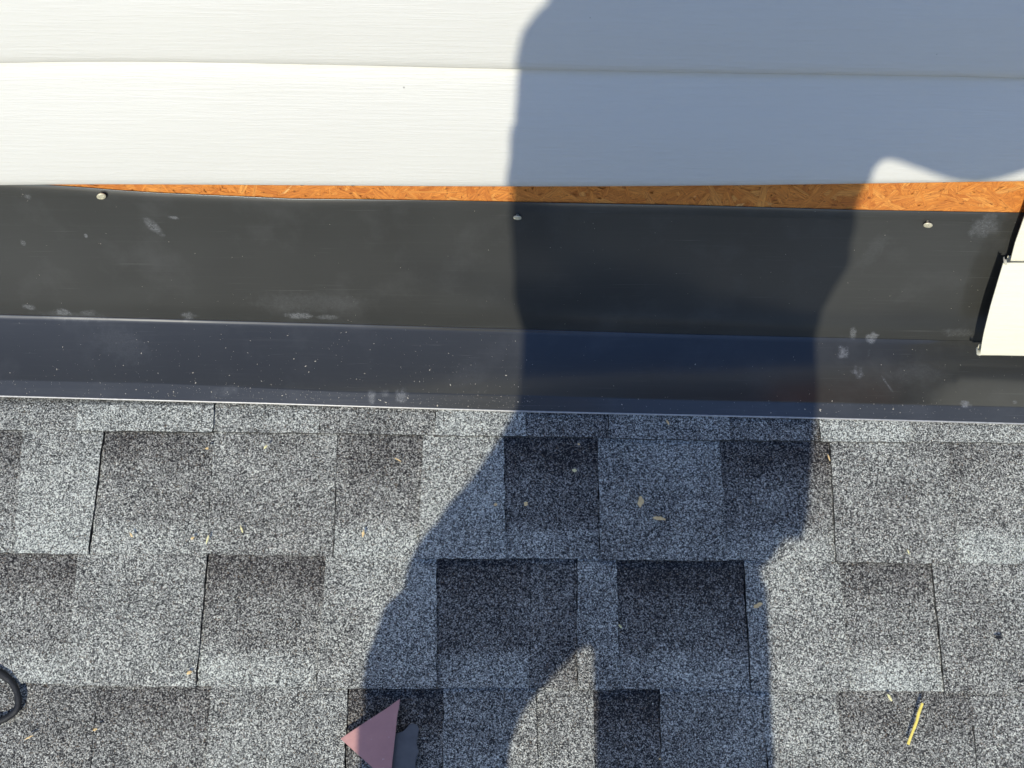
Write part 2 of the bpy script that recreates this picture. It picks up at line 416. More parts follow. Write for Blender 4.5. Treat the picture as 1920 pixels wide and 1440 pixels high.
# ------------------------------------------------------------------ flashing
def wl3(pts, off): return [(at_wall(px, py, off(px) if callable(off) else off)) for px, py in pts]
def poly(ps): return lambda x, c: clampi(x, [(p.x, p[c]) for p in ps])
offs = lambda px: lerp(.010, .0045, px/1900)
bend = poly(wl3([(-700,574),(-60,588.5),(0,590),(640,607.5),(1000,618.5),(1280,627),(1830,640),(1920,642),(2600,655)], offs))
topo = poly(wl3([(-700,330),(-60,341),(0,343),(100,348.5),(160,352.5),(220,357.5),(300,362.5),(430,368),(550,373.5),(640,374),(850,377),(1000,380),(1280,386),(1600,395),(1920,400),(2600,410)], .0035))
rl2 = lambda pts, h: [at_roof(px, py, h + .007*max(0, 1-px/1100)) for px, py in pts]
rl = lambda pts, h: [at_roof(px, py, h) for px, py in pts]
hem = poly(rl2([(-700,724),(-60,740.5),(0,742),(500,755.5),(990,771),(1500,782.5),(1920,794),(2600,812)], .0104))
fold = poly(rl2([(-700,700),(-60,712),(0,713),(300,719),(640,735),(1000,743),(1300,751),(1600,757),(1920,764),(2600,780)], .0144))
def bendp(x): return Vector((x, bend(x,1), bend(x,2)))
def topp(x): return Vector((x, topo(x,1), topo(x,2)))
def hemp(x): return Vector((x, hem(x,1), hem(x,2)))
def foldp(x): return Vector((x, fold(x,1), fold(x,2)))
def lowleg(x, t):
    "t 0..1 bend->fold, 1..2 fold->hem"
    b, f, h = bendp(x), foldp(x), hemp(x)
    n = (f-b).cross(Vector((1,0,0))).normalized()
    if n.z < 0: n = -n
    if t <= 1: return b.lerp(f, t) - n*(.0135*t*(1-t)) + n*.0007*n1(x*3, 4)*sin(pi*t)
    return f.lerp(h, t-1)
def upleg(x, t):
    b, p = bendp(x), topp(x)
    q = b.lerp(p, t); q.y += -.0022*sin(pi*t)*(1+.7*n1(x*2.2, 5)) - .0009*n1(x*4+9, 6)*t
    return q
def smudge_or_glare(px, py, rx, ry, rot, st, leg='low'):
    p = at_roof(px, py, .014) if leg == 'low' else at_wall(px, py, .006)
    k = .00063
    if leg == 'low': return (p, (rx*k, ry*k*1.0, ry*k*1.6), (0, 0, rot), st)
    return (p, (rx*k, .03, ry*k*1.2), (0, rot, 0), st)
SM = [smudge_or_glare(1587,648,14,19,-.3,.85), smudge_or_glare(1600,625,7,12,-.3,.5,'up'), smudge_or_glare(1636,632,11,10,0,.7,'up'), smudge_or_glare(1630,650,12,14,-.3,.62), smudge_or_glare(1617,667,16,8,-.4,.55), smudge_or_glare(1613,688,17,15,0,.8),
      smudge_or_glare(1668,712,3,17,.45,.5), smudge_or_glare(1802,680,8,9,0,.5), smudge_or_glare(1812,758,11,8,0,.9), smudge_or_glare(1848,428,24,22,0,.30,'up'), smudge_or_glare(1760,672,12,12,0,.2), smudge_or_glare(1905,752,6,5,0,.5),
      smudge_or_glare(288,425,10,17,-.6,.45,'up'), smudge_or_glare(325,408,10,3,.2,.6,'up'), smudge_or_glare(57,572,14,6,.3,.5,'up'), smudge_or_glare(120,582,18,8,.1,.55,'up'), smudge_or_glare(165,584,20,7,-.2,.30,'up'), smudge_or_glare(355,588,16,9,0,.42,'up'),
      smudge_or_glare(560,589,26,7,.05,.62,'up'), smudge_or_glare(612,592,22,6,.05,.34,'up'), smudge_or_glare(178,606,12,7,-.4,.35), smudge_or_glare(135,617,9,5,0,.25), smudge_or_glare(752,742,13,12,0,.5), smudge_or_glare(697,745,8,12,0,.4), smudge_or_glare(722,738,12,6,0,.3), smudge_or_glare(352,600,10,14,0,.22),
      smudge_or_glare(52,370,6,5,0,.4,'up'), smudge_or_glare(162,440,3,4,0,.7,'up'), smudge_or_glare(45,452,5,6,0,.4,'up'), smudge_or_glare(1855,410,5,3,0,.2,'up'), smudge_or_glare(1795,625,30,10,.1,.18,'up'), smudge_or_glare(140,588,75,9,.06,.13,'up'), smudge_or_glare(575,565,100,24,0,.10,'up'), smudge_or_glare(230,650,60,30,-.4,.09), smudge_or_glare(880,700,40,24,.3,.07), smudge_or_glare(1720,690,60,26,.2,.09), smudge_or_glare(430,735,34,9,.2,.16), smudge_or_glare(1640,470,18,40,.3,.07,'up')]  # the widest faint mark here is glare painted on the upper leg
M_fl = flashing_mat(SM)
flash = thing('wall_flashing', bendp(0), 'dark bronze metal flashing bent from the wall onto the shingles, with smudges and three nails', 'flashing')
def flashing():
    g = G(); n = 420; xa, xb = XL, XR
    rows = []
    X = [lerp(xa, xb, j/n) for j in range(n+1)]
    warp = lambda x, t: x
    for q in range(15):
        t = q/14; rows.append([upleg(warp(x, t), .004+.996*t) for x in X])
    back = [[p + Vector((0, .0009, 0)) for p in r] for r in rows]
    # folded top edge
    r_top = rows[-1]; r_b = [p+Vector((0, .0009, 0)) for p in r_top]
    g.grid(rows+[[p+Vector((0, .0004, .0005)) for p in r_top]]+back[::-1])
    edg = [r[-1] for r in rows]; g.grid([edg, [p+Vector((0, .0009, 0)) for p in edg]], flip=True)
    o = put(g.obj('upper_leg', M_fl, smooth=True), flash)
    g = G(); rows = []; X = [lerp(xa, xb, j/n) for j in range(n+1)]
    R = .0014
    for a in (0, .3, .6, 1.0):         # small bead along the bend
        rows.append([bendp(x) + Vector((0, -.0008*a - .0003, .0006*(1-a) + .0001)) + Vector((0, 0, .0)) for x in X])
    for t in [.03, .08, .15, .25, .35, .45, .55, .65, .75, .85, .93, .98, 1.0, 1.03, 1.1, 1.3, 1.6, 1.85, 1.95]:
        rows.append([lowleg(x, t) for x in X])
    g.grid(rows, flip=True); put(g.obj('lower_leg', M_fl, smooth=True), flash)
    # rolled hem
    g = G(); rows = []; R = .0013
    for k in range(13):
        a = pi*.62 - k/12*pi*1.75; rows.append([hemp(x) + DS*(R*cos(a)) + NR*(R*sin(a)-R) + NR*.0004*n1(x*6, 12) for x in X])
    g.grid(rows, flip=True); put(g.obj('hem', plain('pale_metal_edge', (.46,.45,.43), .42, .35, 300, .2, .2, .0004), smooth=True), flash)  # hem is paler than both legs
flashing()
# nails
M_nail = plain('galvanised_steel', (.80,.74,.54), .42, .45, 900, .25, .35, .0004)
def lathe(g, prof, seg, xf, tone=None):
    rows = [[xf(Vector((r*cos(2*pi*k/seg), r*sin(2*pi*k/seg), z))) for k in range(seg+1)] for r, z in prof]
    g.grid(rows, tone)
for (px, py, ang, tl, w_) in ((190,368,-.6,.28,1.0), (970,408,.1,.3,.85), (1740,422,.35,.3,.95)):
    p = at_wall(px, py, .008); g = G()
    q = Matrix.Translation(p + Vector((0, 0, 0))) @ Matrix.Rotation(ang, 4, 'Y') @ Matrix.Rotation(pi/2+tl, 4, 'X')
    r = .0046*w_
    xf = lambda v: (q @ Vector((v.x*1.12, v.y*.92, v.z)))
    lathe(g, [(.0014, -.012), (.0014, -.0005), (r*.97, -.0003), (r, .0001), (r*.99, .0006), (r*.9, .00085), (r*.5, .0011), (r*.2, .00095), (0.00001, .00095)], 28, xf)
    o = put(g.obj('nail', M_nail, smooth=True), flash)
    for pl in o.data.polygons: pl.use_smooth = True
    o['label'] = {190: 'round nail head near the top left of the dark flashing', 970: 'nail head at the edge of the shadow', 1740: 'nail head near the cream siding end'}[px]

# cream siding end standing off the wall at the right
cream = thing('siding_offcut', at_wall(1880, 600, .03), 'cream siding end with a curled corner standing off the flashing at the right edge', 'siding piece')
def cream_piece():
    def sheet(name, left, yb, yt, o_b, o_t, bulge, lip):
        # left: [(px,py)] left outline from bottom to top
        g = G(); rows = []; n = 14; m_ = 40
        zb = at_wall(left[0][0], yb, o_b).z; zt = at_wall(left[-1][0], yt, o_t).z
        for q in range(n+1):
            t = q/n; o = lerp(o_b, o_t, t) + bulge*sin(pi*t)
            py = lerp(yb, yt, t); px = interp(py, sorted([(b, a) for a, b in left]))
            xl = at_wall(px, py, o).x; z = lerp(zb, zt, t)
            row = [Vector((xl + (1.15-xl)*(j/m_)**1.6, -o - .0008*n1(j*.2+q*.3, 2), z)) for j in range(m_+1)]
            rows.append(row)
        th = [[p + Vector((0, .0012, 0)) for p in r] for r in rows]
        g.grid(rows); g.grid(th, flip=True)
        for a, b in ((rows[0], th[0]), (th[-1], rows[-1])): g.grid([b, a])
        e1, e2 = [r[0] for r in rows], [r[0] for r in th]; g.grid([e1, e2])
        if lip:   # bottom return, curling under and out
            r0 = rows[0]; g.grid([r0, [p+Vector((0, .0006, -.0018)) for p in r0], [p+Vector((0, .004, -.0026)) for p in r0], [p+Vector((0, .010, -.0018)) for p in r0], [p+Vector((0,.011,.006)) for p in r0]], flip=True)
        return put(g.obj(name, M_cream, smooth=False), cream)
    a = sheet('lower_course', [(1838,665),(1846,625),(1862,560),(1881,493)], 665, 493, .044, .031, .003, True)
    b = sheet('upper_course', [(1893,498),(1906,450),(1925,395),(1945,330)], 500, 330, .025, .016, .002, True)
    # little curled tongues at the cut corners
    for (px, py, off, sx) in ((1838, 664, .045, .0055), (1888, 494, .033, .0045)):
        g = G(); p = at_wall(px, py, off); rows = []
        for k in range(9):
            a_ = k/8*2.2; rr = sx*(.35+.65*sin(a_*.7))
            c = p + Vector((-sx*sin(a_)*1.0, -.001, sx*.55*(1-cos(a_))))
            rows.append([c, c + Vector((.0004, .0035, .0006)), c + Vector((.0016, .0075, .0001))])
        g.grid(rows); g.grid([[v+Vector((0,-.0007,-.0007)) for v in r] for r in rows], flip=True)
        put(g.obj('curled_lip', M_cream, smooth=True), cream)
cream_piece()

# ------------------------------------------------------------------ loose things on the roof
def sheet_poly(name, pts, h, th, mat, label, cat, tilt=0.0, edge_bright=True):
    top = [at_roof(px, py, h + tilt*(py-pts[0][1])) for px, py in pts]; bot = [p-NR*th for p in top]; n = len(pts)
    me_v = top+bot; fs = [tuple(range(n)), tuple(range(2*n-1, n-1, -1))] + [(i, (i+1) % n, n+(i+1) % n, n+i) for i in range(n)]
    o = mesh_obj(name, me_v, fs, mat); bm = bmesh.new(); bm.from_mesh(o.data)
    bmesh.ops.recalc_face_normals(bm, faces=bm.faces); bmesh.ops.bevel(bm, geom=bm.edges[:], offset=th*.40, segments=2, affect='EDGES'); bm.to_mesh(o.data); bm.free()
    o.data.materials.append(M_cut)
    for p in o.data.polygons:
        if abs(p.normal.dot(NR)) < .9 and edge_bright: p.material_index = 1
    return tag(o, label, cat)
M_cut = plain('bare_cut_edge', (.72,.66,.63), .4, .3, 300, .2, .2, .0004)
def pink_mat():
    m = NT('pink_primer_metal'); o = m.ob(); n = m.noise(o, 30, 4, .6)
    c = m.mix(m.mr(n, .3, .7, 0, 1), (.47,.235,.215), (.56,.285,.255))
    a = m.noise(m.mapping(o, rot=(0,0,.7), sc=(20, 1400, 1400)), 1, 3, .6); b = m.noise(m.mapping(o, rot=(0,0,-.5), sc=(25, 1600, 1600)), 1, 3, .6)
    c = m.mix(m.mr(a, .66, .76, 0, .35), c, (.66,.45,.42)); c = m.mix(m.mr(b, .66, .74, 0, .4), c, (.30,.15,.14))
    d = m.noise(o, 260, 3, .6); c = m.mix(m.mr(d, .68, .74, 0, .5), c, (.75,.62,.58))
    return m.set(Base_Color=c, Roughness=m.mr(n, .3, .7, .34, .5), Normal=m.bump(n, .35, .002), Specular_IOR_Level=.7)
M_pink = pink_mat()
M_offc = plain('dark_grey_metal', (.115,.115,.115), .5, 0., 90, .12, .3, .0008)
sheet_poly('metal_scrap', [(638,1385),(690,1350.5),(722,1330),(750,1310),(749,1320),(744.5,1345),(742,1372),(736,1425),(732,1468),(700,1441)], .0165, .0011, M_pink,
           'pink triangular scrap of sheet metal lying point-left on the shingles at the bottom', 'metal scrap')
sheet_poly('underlay_scrap', [(728,1380),(742,1375),(756,1371),(763,1364),(767,1358),(775,1356),(782,1359),(786,1366),(784,1378),(781,1392),(783,1401),(786,1408),(781,1420),(779,1432),(780,1444),(777,1470),(733,1470),(730,1420)], .0103, .0012, M_offc,
           'smooth dark grey ragged scrap beside the pink triangle', 'scrap', edge_bright=False)
M_yel = plain('yellow_splinter', (.90,.72,.16), .55, 0., 300, .12, .4, .0005)
M_chip = plain('pale_wood_chip', (1.0,.62,.30), .7, 0., 500, .3, .5, .0006)
M_chip2 = plain('light_sawn_wood', (1.0,.80,.42), .7, 0., 500, .25, .5, .0006)
M_tar = plain('black_tar', (.012,.012,.013), .45, 0., 400, .3, .5, .0008)
K = .00060
def sliver(name, px, py, L, W_, ang, mat, label, cat='wood chip', group='wood chips scattered on the shingles', h=.0110, seed=0):
    rs = random.Random(seed+int(px*7+py)); p = at_roof(px, py, h)
    if L > 60: p = at_roof(px, py, .0115)
    du = (Vector((1,0,0))*cos(ang) - DS*sin(ang)); dv = NR.cross(du)
    n = 7; g = G(); rows = []
    for k in range(n+1):
        t = k/n; wv = W_*K*(.60*(.10 + .90*sin(pi*(.04+.86*t))**.9)*(1+.30*rs.uniform(-1, 1)) if L < 60 else .55*(1+.12*rs.uniform(-1, 1))); c = p + du*(t-.5)*L*K + dv*W_*K*.12*rs.uniform(-1, 1) + NR*(.0012*sin(pi*t)*rs.uniform(.3, 1))
        z = min(.0009, W_*K*.3)
        rows.append([c-dv*wv, c-dv*wv*.6+NR*z, c+dv*wv*.6+NR*z*.8, c+dv*wv, c-NR*.0003, c-dv*wv])
    g.grid(rows); g.add(rows[0][:4], [(0,1,2,3)]); g.add(rows[-1][:4], [(3,2,1,0)])
    o = g.obj(name, mat); o.location = (0,0,0)
    return tag(o, label, cat, group)
sl = sliver('yellow_splinter', 1716, 1357, 78, 4.6, radians(66), M_yel, 'long straight bright yellow splinter lying on the sunlit shingles at lower right', 'splinter', None)
CH = [(1201,941,21,8,1.45,'forked pale wood chip standing out in the middle of the shadow'), (1236,972,24,6,-.15,'thin flat chip just below the forked pale chip'),
 (986,945,9,6,1.0,'reddish chip in the shadow near its left edge'), (929,946,7,5,0,'tiny chip close to the sloping left edge of the shadow'),
 (1077,882,9,5,-.2,'small pale chip high in the shadow on a dark tab'), (1421,1135,18,7,.45,'orange chip at the right edge of the shadow'),
 (1252,792,12,3,-1.1,'thin upright chip just under the flashing in the shadow'), (1554,858,14,2.4,-1.3,'hair-thin splinter in sun right of the shadow below the flashing'),
 (453,992,15,2.6,-1.2,'thin yellow shaving on the sunlit left of the second full course'), (389,1012,17,2.8,1.4,'upright yellow shaving left of the thin shaving'),
 (361,1009,7,4,.5,'tiny yellow crumb beside the upright shaving'), (681,1001,13,4,1.5,'yellow chip in sun above the pink triangle'),
 (246,1003,10,3,-1,'yellow crumb right of the black joint at the left'), (498,838,9,4,.8,'yellow crumb just under the first joint at left centre'),
 (388,841,6,4,0,'small orange crumb on the dark tab at the left'), (355,1261,10,5,.6,'yellow chip near the foot of the third course at left'),
 (178,1368,8,4,.5,'pale chip lying on the black joint at lower left'), (1163,1174,8,4,-.9,'pale chip in the shadow between the legs and the flashing'),
 (746,862,14,2,-.45,'pinkish thread-like splinter in the sun near the top centre'), (1085,833,5,3,-.6,'tiny crumb on a dark tab under the shadowed flashing'),
 (1703,1035,10,1.8,-1.2,'hair-thin pale splinter at right above a course edge'), (1668,1308,14,4,-1,'pale scuffed chip left of the long yellow splinter'),
 (54,1383,16,2,.5,'thin pink splinter near the cord loop'), (1237,1423,4,3,0,'tiny pale grain at the bottom in the right leg of the shadow')]
for i, (px, py, L, W_, a, lab) in enumerate(CH):
    sliver('wood_chip', px, py, L, W_, a, M_chip2 if i in (4, 8, 9, 13, 17, 20, 21) else M_chip, lab, seed=i)
sliver('tar_crumb', 1872, 1195, 16, 5, .1, M_tar, 'small black curl of tar on the sunlit shingles at the right edge', 'tar', None)

# black cord loop at the left edge
M_cord = plain('black_cord', (.010,.011,.013), .6, 0., 700, .5, .8, .0008)
def cord():
    pts = [(-95,1236),(-60,1238),(-30,1246),(-8,1257),(12,1270),(27,1287),(34,1308),(32,1328),(19,1342),(2,1351),(-15,1353),(-40,1347),(-62,1333),(-72,1310),(-66,1286),(-50,1264),(-30,1252),(-80,1228)]
    P3 = []
    for k, (px, py) in enumerate(pts): P3.append(at_roof(px, py, .0090 + .003*(k == len(pts)-3) + .006*(k > len(pts)-3)))
    C = []
    for i in range(len(P3)-1):
        p0, p1, p2, p3 = P3[max(0,i-1)], P3[i], P3[i+1], P3[min(len(P3)-1,i+2)]
        for k in range(6):
            t = k/6; C.append(.5*((2*p1)+(p2-p0)*t+(2*p0-5*p1+4*p2-p3)*t*t+(3*p1-p0-3*p2+p3)*t**3))
    g = G(); rows = []
    for i, c in enumerate(C):
        d = (C[min(i+1, len(C)-1)]-C[max(i-1, 0)]).normalized(); b = d.cross(NR).normalized(); nn = b.cross(d)
        r = .0036*(1+.03*sin(i*.9)) * (1.2 if i < 26 else 1)
        rows.append([c + b*(r*cos(k*pi/6)) + nn*(r*.85*sin(k*pi/6)) for k in range(13)])
    g.grid(rows); tag(g.obj('cord_loop', M_cord, smooth=True), 'black rubbery cord curled in a loop on the shingles at the left edge', 'cord')
cord()

# sawdust on the flashing: nobody could count it
def sawdust():
    rs = random.Random(3); g = G()
    def fleck(p, n, s, el):
        u = n.orthogonal().normalized(); u.rotate(Matrix.Rotation(rs.uniform(0, 6.3), 3, n)); v = n.cross(u)
        a, b = u*s*el, v*s*.55; q = p + n*.0003
        g.add([q-a, q-b, q+a*rs.uniform(.6,1), q+b, q+n*s*.5], [(0,1,4), (1,2,4), (2,3,4), (3,0,4)])
    i = 0
    while i < 900:
        x = rs.uniform(-.62, .60); t = rs.betavariate(1.7, 1.5)*1.95
        px = 960 + x*1640
        dens = 1 if px < 1000 else (.22 if px < 1530 else .5)
        if px < 250: dens = .5
        if rs.random() > dens: continue
        p = lowleg(x, t); p2 = lowleg(x, t+.02); n = Vector((1,0,0)).cross(p2-p).normalized()
        if n.z < 0: n = -n
        s = rs.choice([.00022]*12+[.00035]*6+[.0006]*2+[.0010]*(rs.random() < .5))
        fleck(p, n, s, rs.uniform(.7, 1.7)); i += 1
    for _ in range(120):
        x = rs.uniform(-.58, .54); p = upleg(x, rs.random()); fleck(p, Vector((0,-1,0)), rs.choice([.0002,.00025,.0004]), rs.uniform(.7, 1.6))
    tag(g.obj('sawdust', M_chip_dust), 'pale specks of sawdust scattered over the dark flashing', 'sawdust', kind='stuff')
M_chip_dust = plain('pale_sawdust', (.80,.72,.58), .8, 0., 900, .15)
sawdust()

def grit():
    rs = random.Random(21); g = G()
    for _ in range(420):
        x = rs.uniform(-.62, .62); s_ = rs.uniform(.10, .50); i = 0
        while s_ > edge(i, x): i += 1
        t = (s_-edge_top(i, x))/EXPO; h = .0012 + TH*t + RAISE*.95
        p = RP(x, s_, h); r = rs.choice([.0004, .0005, .0007, .0009]); vs = []
        for k in range(6):
            d = [Vector((1,0,0)), DS, NR, Vector((-1,0,0)), -DS, -NR][k]; vs.append(p + d*r*rs.uniform(.5, 1.3))
        tn = rs.choice([.1, .9, .95, 1.0, .3])
        g.add(vs, [(0,1,2), (1,3,2), (3,4,2), (4,0,2), (1,0,5), (3,1,5), (4,3,5), (0,4,5)], (tn, .4, 0, 1))
    tag(g.obj('loose_grit', M_gran), 'loose mineral granules lying on top of the shingles', 'grit', kind='stuff')
grit()

# ------------------------------------------------------------------ the person taking the photograph (casts the shadow)
YP = -1.15; ZF = YP*tan(PITCH) - .009
def person():
    root = thing('person', (-.10, YP, ZF), 'person in a grey shirt and work trousers standing on the roof holding up a phone', 'person')
    def capsule(g, a, b, ra, rb, seg=14):
        a, b = Vector(a), Vector(b); d = (b-a); L = d.length; q = d.to_track_quat('Z', 'Y').to_matrix()
        prof = [(ra*sin(k*pi/8), -ra*cos(k*pi/8)) for k in range(0, 5)] + [(rb*cos(k*pi/8), L+rb*sin(k*pi/8)) for k in range(0, 5)]
        prof[0] = (.0001, -ra); prof[-1] = (.0001, L+rb)
        lathe(g, prof, seg, lambda v: a + q @ v)
    def loft(g, secs, seg=28, p=2.3):
        rows = []
        def ring(xl, xr, yc, dy, z):
            cx, hx = (xl+xr)/2, (xr-xl)/2; r = []
            for k in range(seg+1):
                c, s = cos(2*pi*k/seg), sin(2*pi*k/seg)
                r.append(Vector((cx+hx*abs(c)**(2/p)*(1 if c > 0 else -1), yc+dy*abs(s)**(2/p)*(1 if s > 0 else -1), ZF+z)))
            return r
        rows.append([Vector(((secs[0][0]+secs[0][1])/2, secs[0][2], ZF+secs[0][4]))]*(seg+1))
        for s in secs: rows.append(ring(*s))
        rows.append([Vector(((secs[-1][0]+secs[-1][1])/2, secs[-1][2], ZF+secs[-1][4]))]*(seg+1))
        g.grid(rows)
    def ell(g, c, r, seg=20, rot=None):
        c = Vector(c); rows = []
        for i in range(11):
            a = -pi/2 + pi*i/10
            rows.append([c + ((rot @ v) if rot else v) for v in [Vector((r[0]*cos(a)*cos(2*pi*k/seg), r[1]*cos(a)*sin(2*pi*k/seg), r[2]*sin(a))) for k in range(seg+1)]])
        g.grid(rows)
    def fuse(g, name, mat, vox, smooth_it=2, parent=root, wr=0.0, seed=1):
        o = mesh_obj('tmp', g.v, g.f, None)
        bm = bmesh.new(); bm.from_mesh(o.data); bmesh.ops.remove_doubles(bm, verts=bm.verts, dist=1e-5); bmesh.ops.recalc_face_normals(bm, faces=bm.faces); bm.to_mesh(o.data); bm.free()
        md = o.modifiers.new('r', 'REMESH'); md.mode = 'VOXEL'; md.voxel_size = vox
        ms = o.modifiers.new('s', 'SMOOTH'); ms.iterations = smooth_it; ms.factor = .6
        dg = bpy.context.evaluated_depsgraph_get(); me = bpy.data.meshes.new_from_object(o.evaluated_get(dg))
        bpy.data.objects.remove(o)
        if wr:
            nr = [v.normal.copy() for v in me.vertices]
            for v, n in zip(me.vertices, nr):
                c = v.co; f = n2(c.z*26 + c.x*9, c.x*14 + c.y*10, seed) + .5*n2(c.z*60, c.x*30+c.y*20, seed+4)
                v.co = c + n*wr*f
        me.materials.clear(); me.materials.append(mat); me.polygons.foreach_set('use_smooth', [True]*len(me.polygons))
        ob = bpy.data.objects.new(name, me); SC.collection.objects.link(ob); put(ob, parent); return ob
    Z = lambda x, y, z: (x, y, ZF+z)
    skin = plain('skin', (.50,.30,.21), .5, 0., 40, .08, .2, .001)
    # joints
    shR, elR, wrR = Z(.075, YP, 1.45), Z(.345, YP+.03, 1.475), Z(.145, -.945, 1.485)
    shL, elL, wrL = Z(-.200, YP, 1.465), Z(-.172, YP+.15, 1.34), Z(-.085, -.965, 1.46)
    hipL, knL, anL = Z(-.255, YP, .86), Z(-.26, YP+.02, .48), Z(-.265, YP-.02, .10)
    hipR, knR, anR = Z(.005, YP, .86), Z(.04, YP+.02, .48), Z(.055, YP-.02, .10)
    def body_parts(g, k=0.0, legs=True):
        loft(g, [(-.215-k,.055+k,YP,.05+k,.92), (-.225-k,.055+k,YP,.09+k,.97), (-.205-k,.075+k,YP,.095+k,1.05), (-.21-k,.065+k,YP,.10+k,1.2), (-.225-k,.085+k,YP,.105+k,1.32), (-.235-k,.09+k,YP,.085+k,1.42), (-.17,.04,YP,.06,1.475)])
    g = G(); body_parts(g)
    capsule(g, shR, elR, .045, .036); capsule(g, elR, wrR, .036, .025); capsule(g, shL, elL, .045, .037); capsule(g, elL, wrL, .037, .025)
    capsule(g, hipL, knL, .056, .048); capsule(g, knL, anL, .050, .036); capsule(g, hipR, knR, .056, .048); capsule(g, knR, anR, .050, .036)
    capsule(g, Z(-.07, YP, 1.45), Z(-.065, YP+.02, 1.56), .056, .052)
    hd = Vector(Z(-.062, YP+.035, 1.665)); tiltm = Matrix.Rotation(-.42, 3, 'X')
    H = lambda x, y, z: hd + tiltm @ Vector((x, y, z))
    ell(g, H(0,0,.02), (.076,.095,.098), rot=tiltm); ell(g, H(0,.030,-.045), (.056,.062,.066), rot=tiltm); ell(g, H(0,.055,-.085), (.026,.024,.020), rot=tiltm)
    capsule(g, H(0,.088,.012), H(0,.108,-.024), .009, .014); ell(g, H(0,.086,-.055), (.024,.012,.009), rot=tiltm)
    for sx in (-1, 1):
        ell(g, H(sx*.078,0,-.005), (.010,.020,.032), rot=tiltm); ell(g, H(sx*.03,.085,.026), (.020,.010,.006), rot=tiltm); ell(g, H(sx*.038,.068,-.022), (.020,.02,.017), rot=tiltm)
    # hands: palm, four fingers curled round the phone, thumb on the screen side
    PH = CAM - AX*.012 + RT*.045 - UP*.016
    PF = lambda r, u, a: PH + RT*r + UP*u + AX*a
    for sgn, wr in ((1, wrR), (-1, wrL)):
        e = .078*sgn
        pc = PF(e+.022*sgn, -.022, -.020)
        capsule(g, wr, pc, .024, .022); capsule(g, pc, PF(e+.014*sgn, .018, -.010), .020, .014); capsule(g, pc, PF(e+.016*sgn, -.035, -.010), .020, .014)
        for k, (u, ln) in enumerate(((.026, .034), (.008, .038), (-.010, .035), (-.028, .028))):
            k0 = PF(e+.018*sgn, u, -.006); k1 = PF(e+.015*sgn, u+.003, .013); k2 = PF(e-.006*sgn, u+.006, .0145); k3 = PF(e-(ln-.016)*sgn, u+.008, .0135)
            capsule(g, k0, k1, .0092, .0086, 10); capsule(g, k1, k2, .0086, .0078, 10); capsule(g, k2, k3, .0078, .0068, 10)
        capsule(g, PF(e+.014*sgn, -.030, -.016), PF(e-.010*sgn, -.012, -.017), .012, .010, 10); capsule(g, PF(e-.010*sgn, -.012, -.017), PF(e-.034*sgn, .002, -.014), .010, .0075, 10)
    for an in (anL, anR):
        f = Vector(an); capsule(g, f-Vector((0,.03,.045)), f+Vector((0,.13,.035)), .038, .030)
    fuse(g, 'body', skin, .0045, 1)
    # eyes, hair
    eye = plain('eye_white', (.75,.73,.70), .2); iris = plain('iris', (.06,.035,.02), .2)
    for sx in (-1, 1):
        g = G(); ell(g, H(sx*.031,.0815,.004), (.0125,.0125,.0125)); e_ = put(g.obj('eye', eye, smooth=True), root)
        g = G(); ell(g, H(sx*.031,.0920,.001), (.0055,.003,.0055), rot=tiltm); ir = g.obj('iris', iris, smooth=True); bpy.context.view_layer.update(); put(ir, e_)
    g = G(); ell(g, H(0,-.012,.045), (.083,.098,.088), rot=tiltm); ell(g, H(0,-.045,-.01), (.074,.062,.075), rot=tiltm)
    for k in range(60):
        a = random.uniform(0, 6.28); b = random.uniform(.15, 1.3); v = Vector((.08*cos(a)*cos(b), -.012+.094*sin(a)*cos(b), .047+.084*sin(b)))
        capsule(g, H(*v), H(v.x*1.04, v.y*1.05-.012, v.z+.002), .010, .004, 8)
    fuse(g, 'hair', plain('brown_hair', (.035,.022,.015), .6, 0, 200, .4, .6, .001), .006, 0)
    # shirt: outline of the torso follows the shadow
    shirt = plain('grey_shirt', (.14,.15,.17), .85, 0., 300, .12, .5, .0006)
    g = G()
    loft(g, [(-.302,.080,YP,.115,.938), (-.298,.084,YP,.120,.955), (-.276,.104,YP,.128,.975), (-.252,.109,YP,.125,1.02), (-.234,.106,YP,.122,1.065), (-.240,.103,YP,.122,1.10), (-.254,.092,YP,.122,1.16), (-.260,.090,YP,.122,1.2),
             (-.262,.099,YP,.122,1.245), (-.263,.106,YP,.122,1.275), (-.264,.097,YP,.118,1.31), (-.266,.095,YP,.115,1.36), (-.262,.100,YP,.105,1.42), (-.235,.080,YP,.085,1.475), (-.14,.01,YP,.065,1.515)])
    capsule(g, Z(.05,YP,1.482), Z(.20,YP+.01,1.428), .058, .058); capsule(g, Z(.070,YP,1.268), Z(.070,YP,1.312), .036, .034); capsule(g, Z(.20,YP+.01,1.428), Z(.345,YP+.03,1.478), .056, .052); capsule(g, Z(.345,YP+.03,1.478), Z(.185,-.985,1.47), .052, .042)
    capsule(g, Z(.30,YP+.03,1.49), Z(.10,YP+.02,1.50), .05, .06)
    capsule(g, Z(-.197,YP+.0,1.50), Z(-.188,YP+.09,1.40), .064, .052); capsule(g, Z(-.192,YP+.09,1.40), Z(-.166,YP+.15,1.345), .048, .044); capsule(g, Z(-.166,YP+.15,1.345), Z(-.100,-.985,1.435), .044, .038)
    capsule(g, Z(-.180,YP+.0,1.50), Z(.06,YP+.0,1.50), .062, .062); capsule(g, Z(-.176,YP-.02,1.560), Z(.04,YP-.02,1.560), .060, .056); capsule(g, Z(-.176,YP-.02,1.560), Z(-.150,YP-.02,1.625), .060, .050); capsule(g, Z(.04,YP-.02,1.55), Z(.28,YP+.01,1.525), .05, .05)
    fuse(g, 'shirt', shirt, .008, 2, wr=.0018, seed=11)
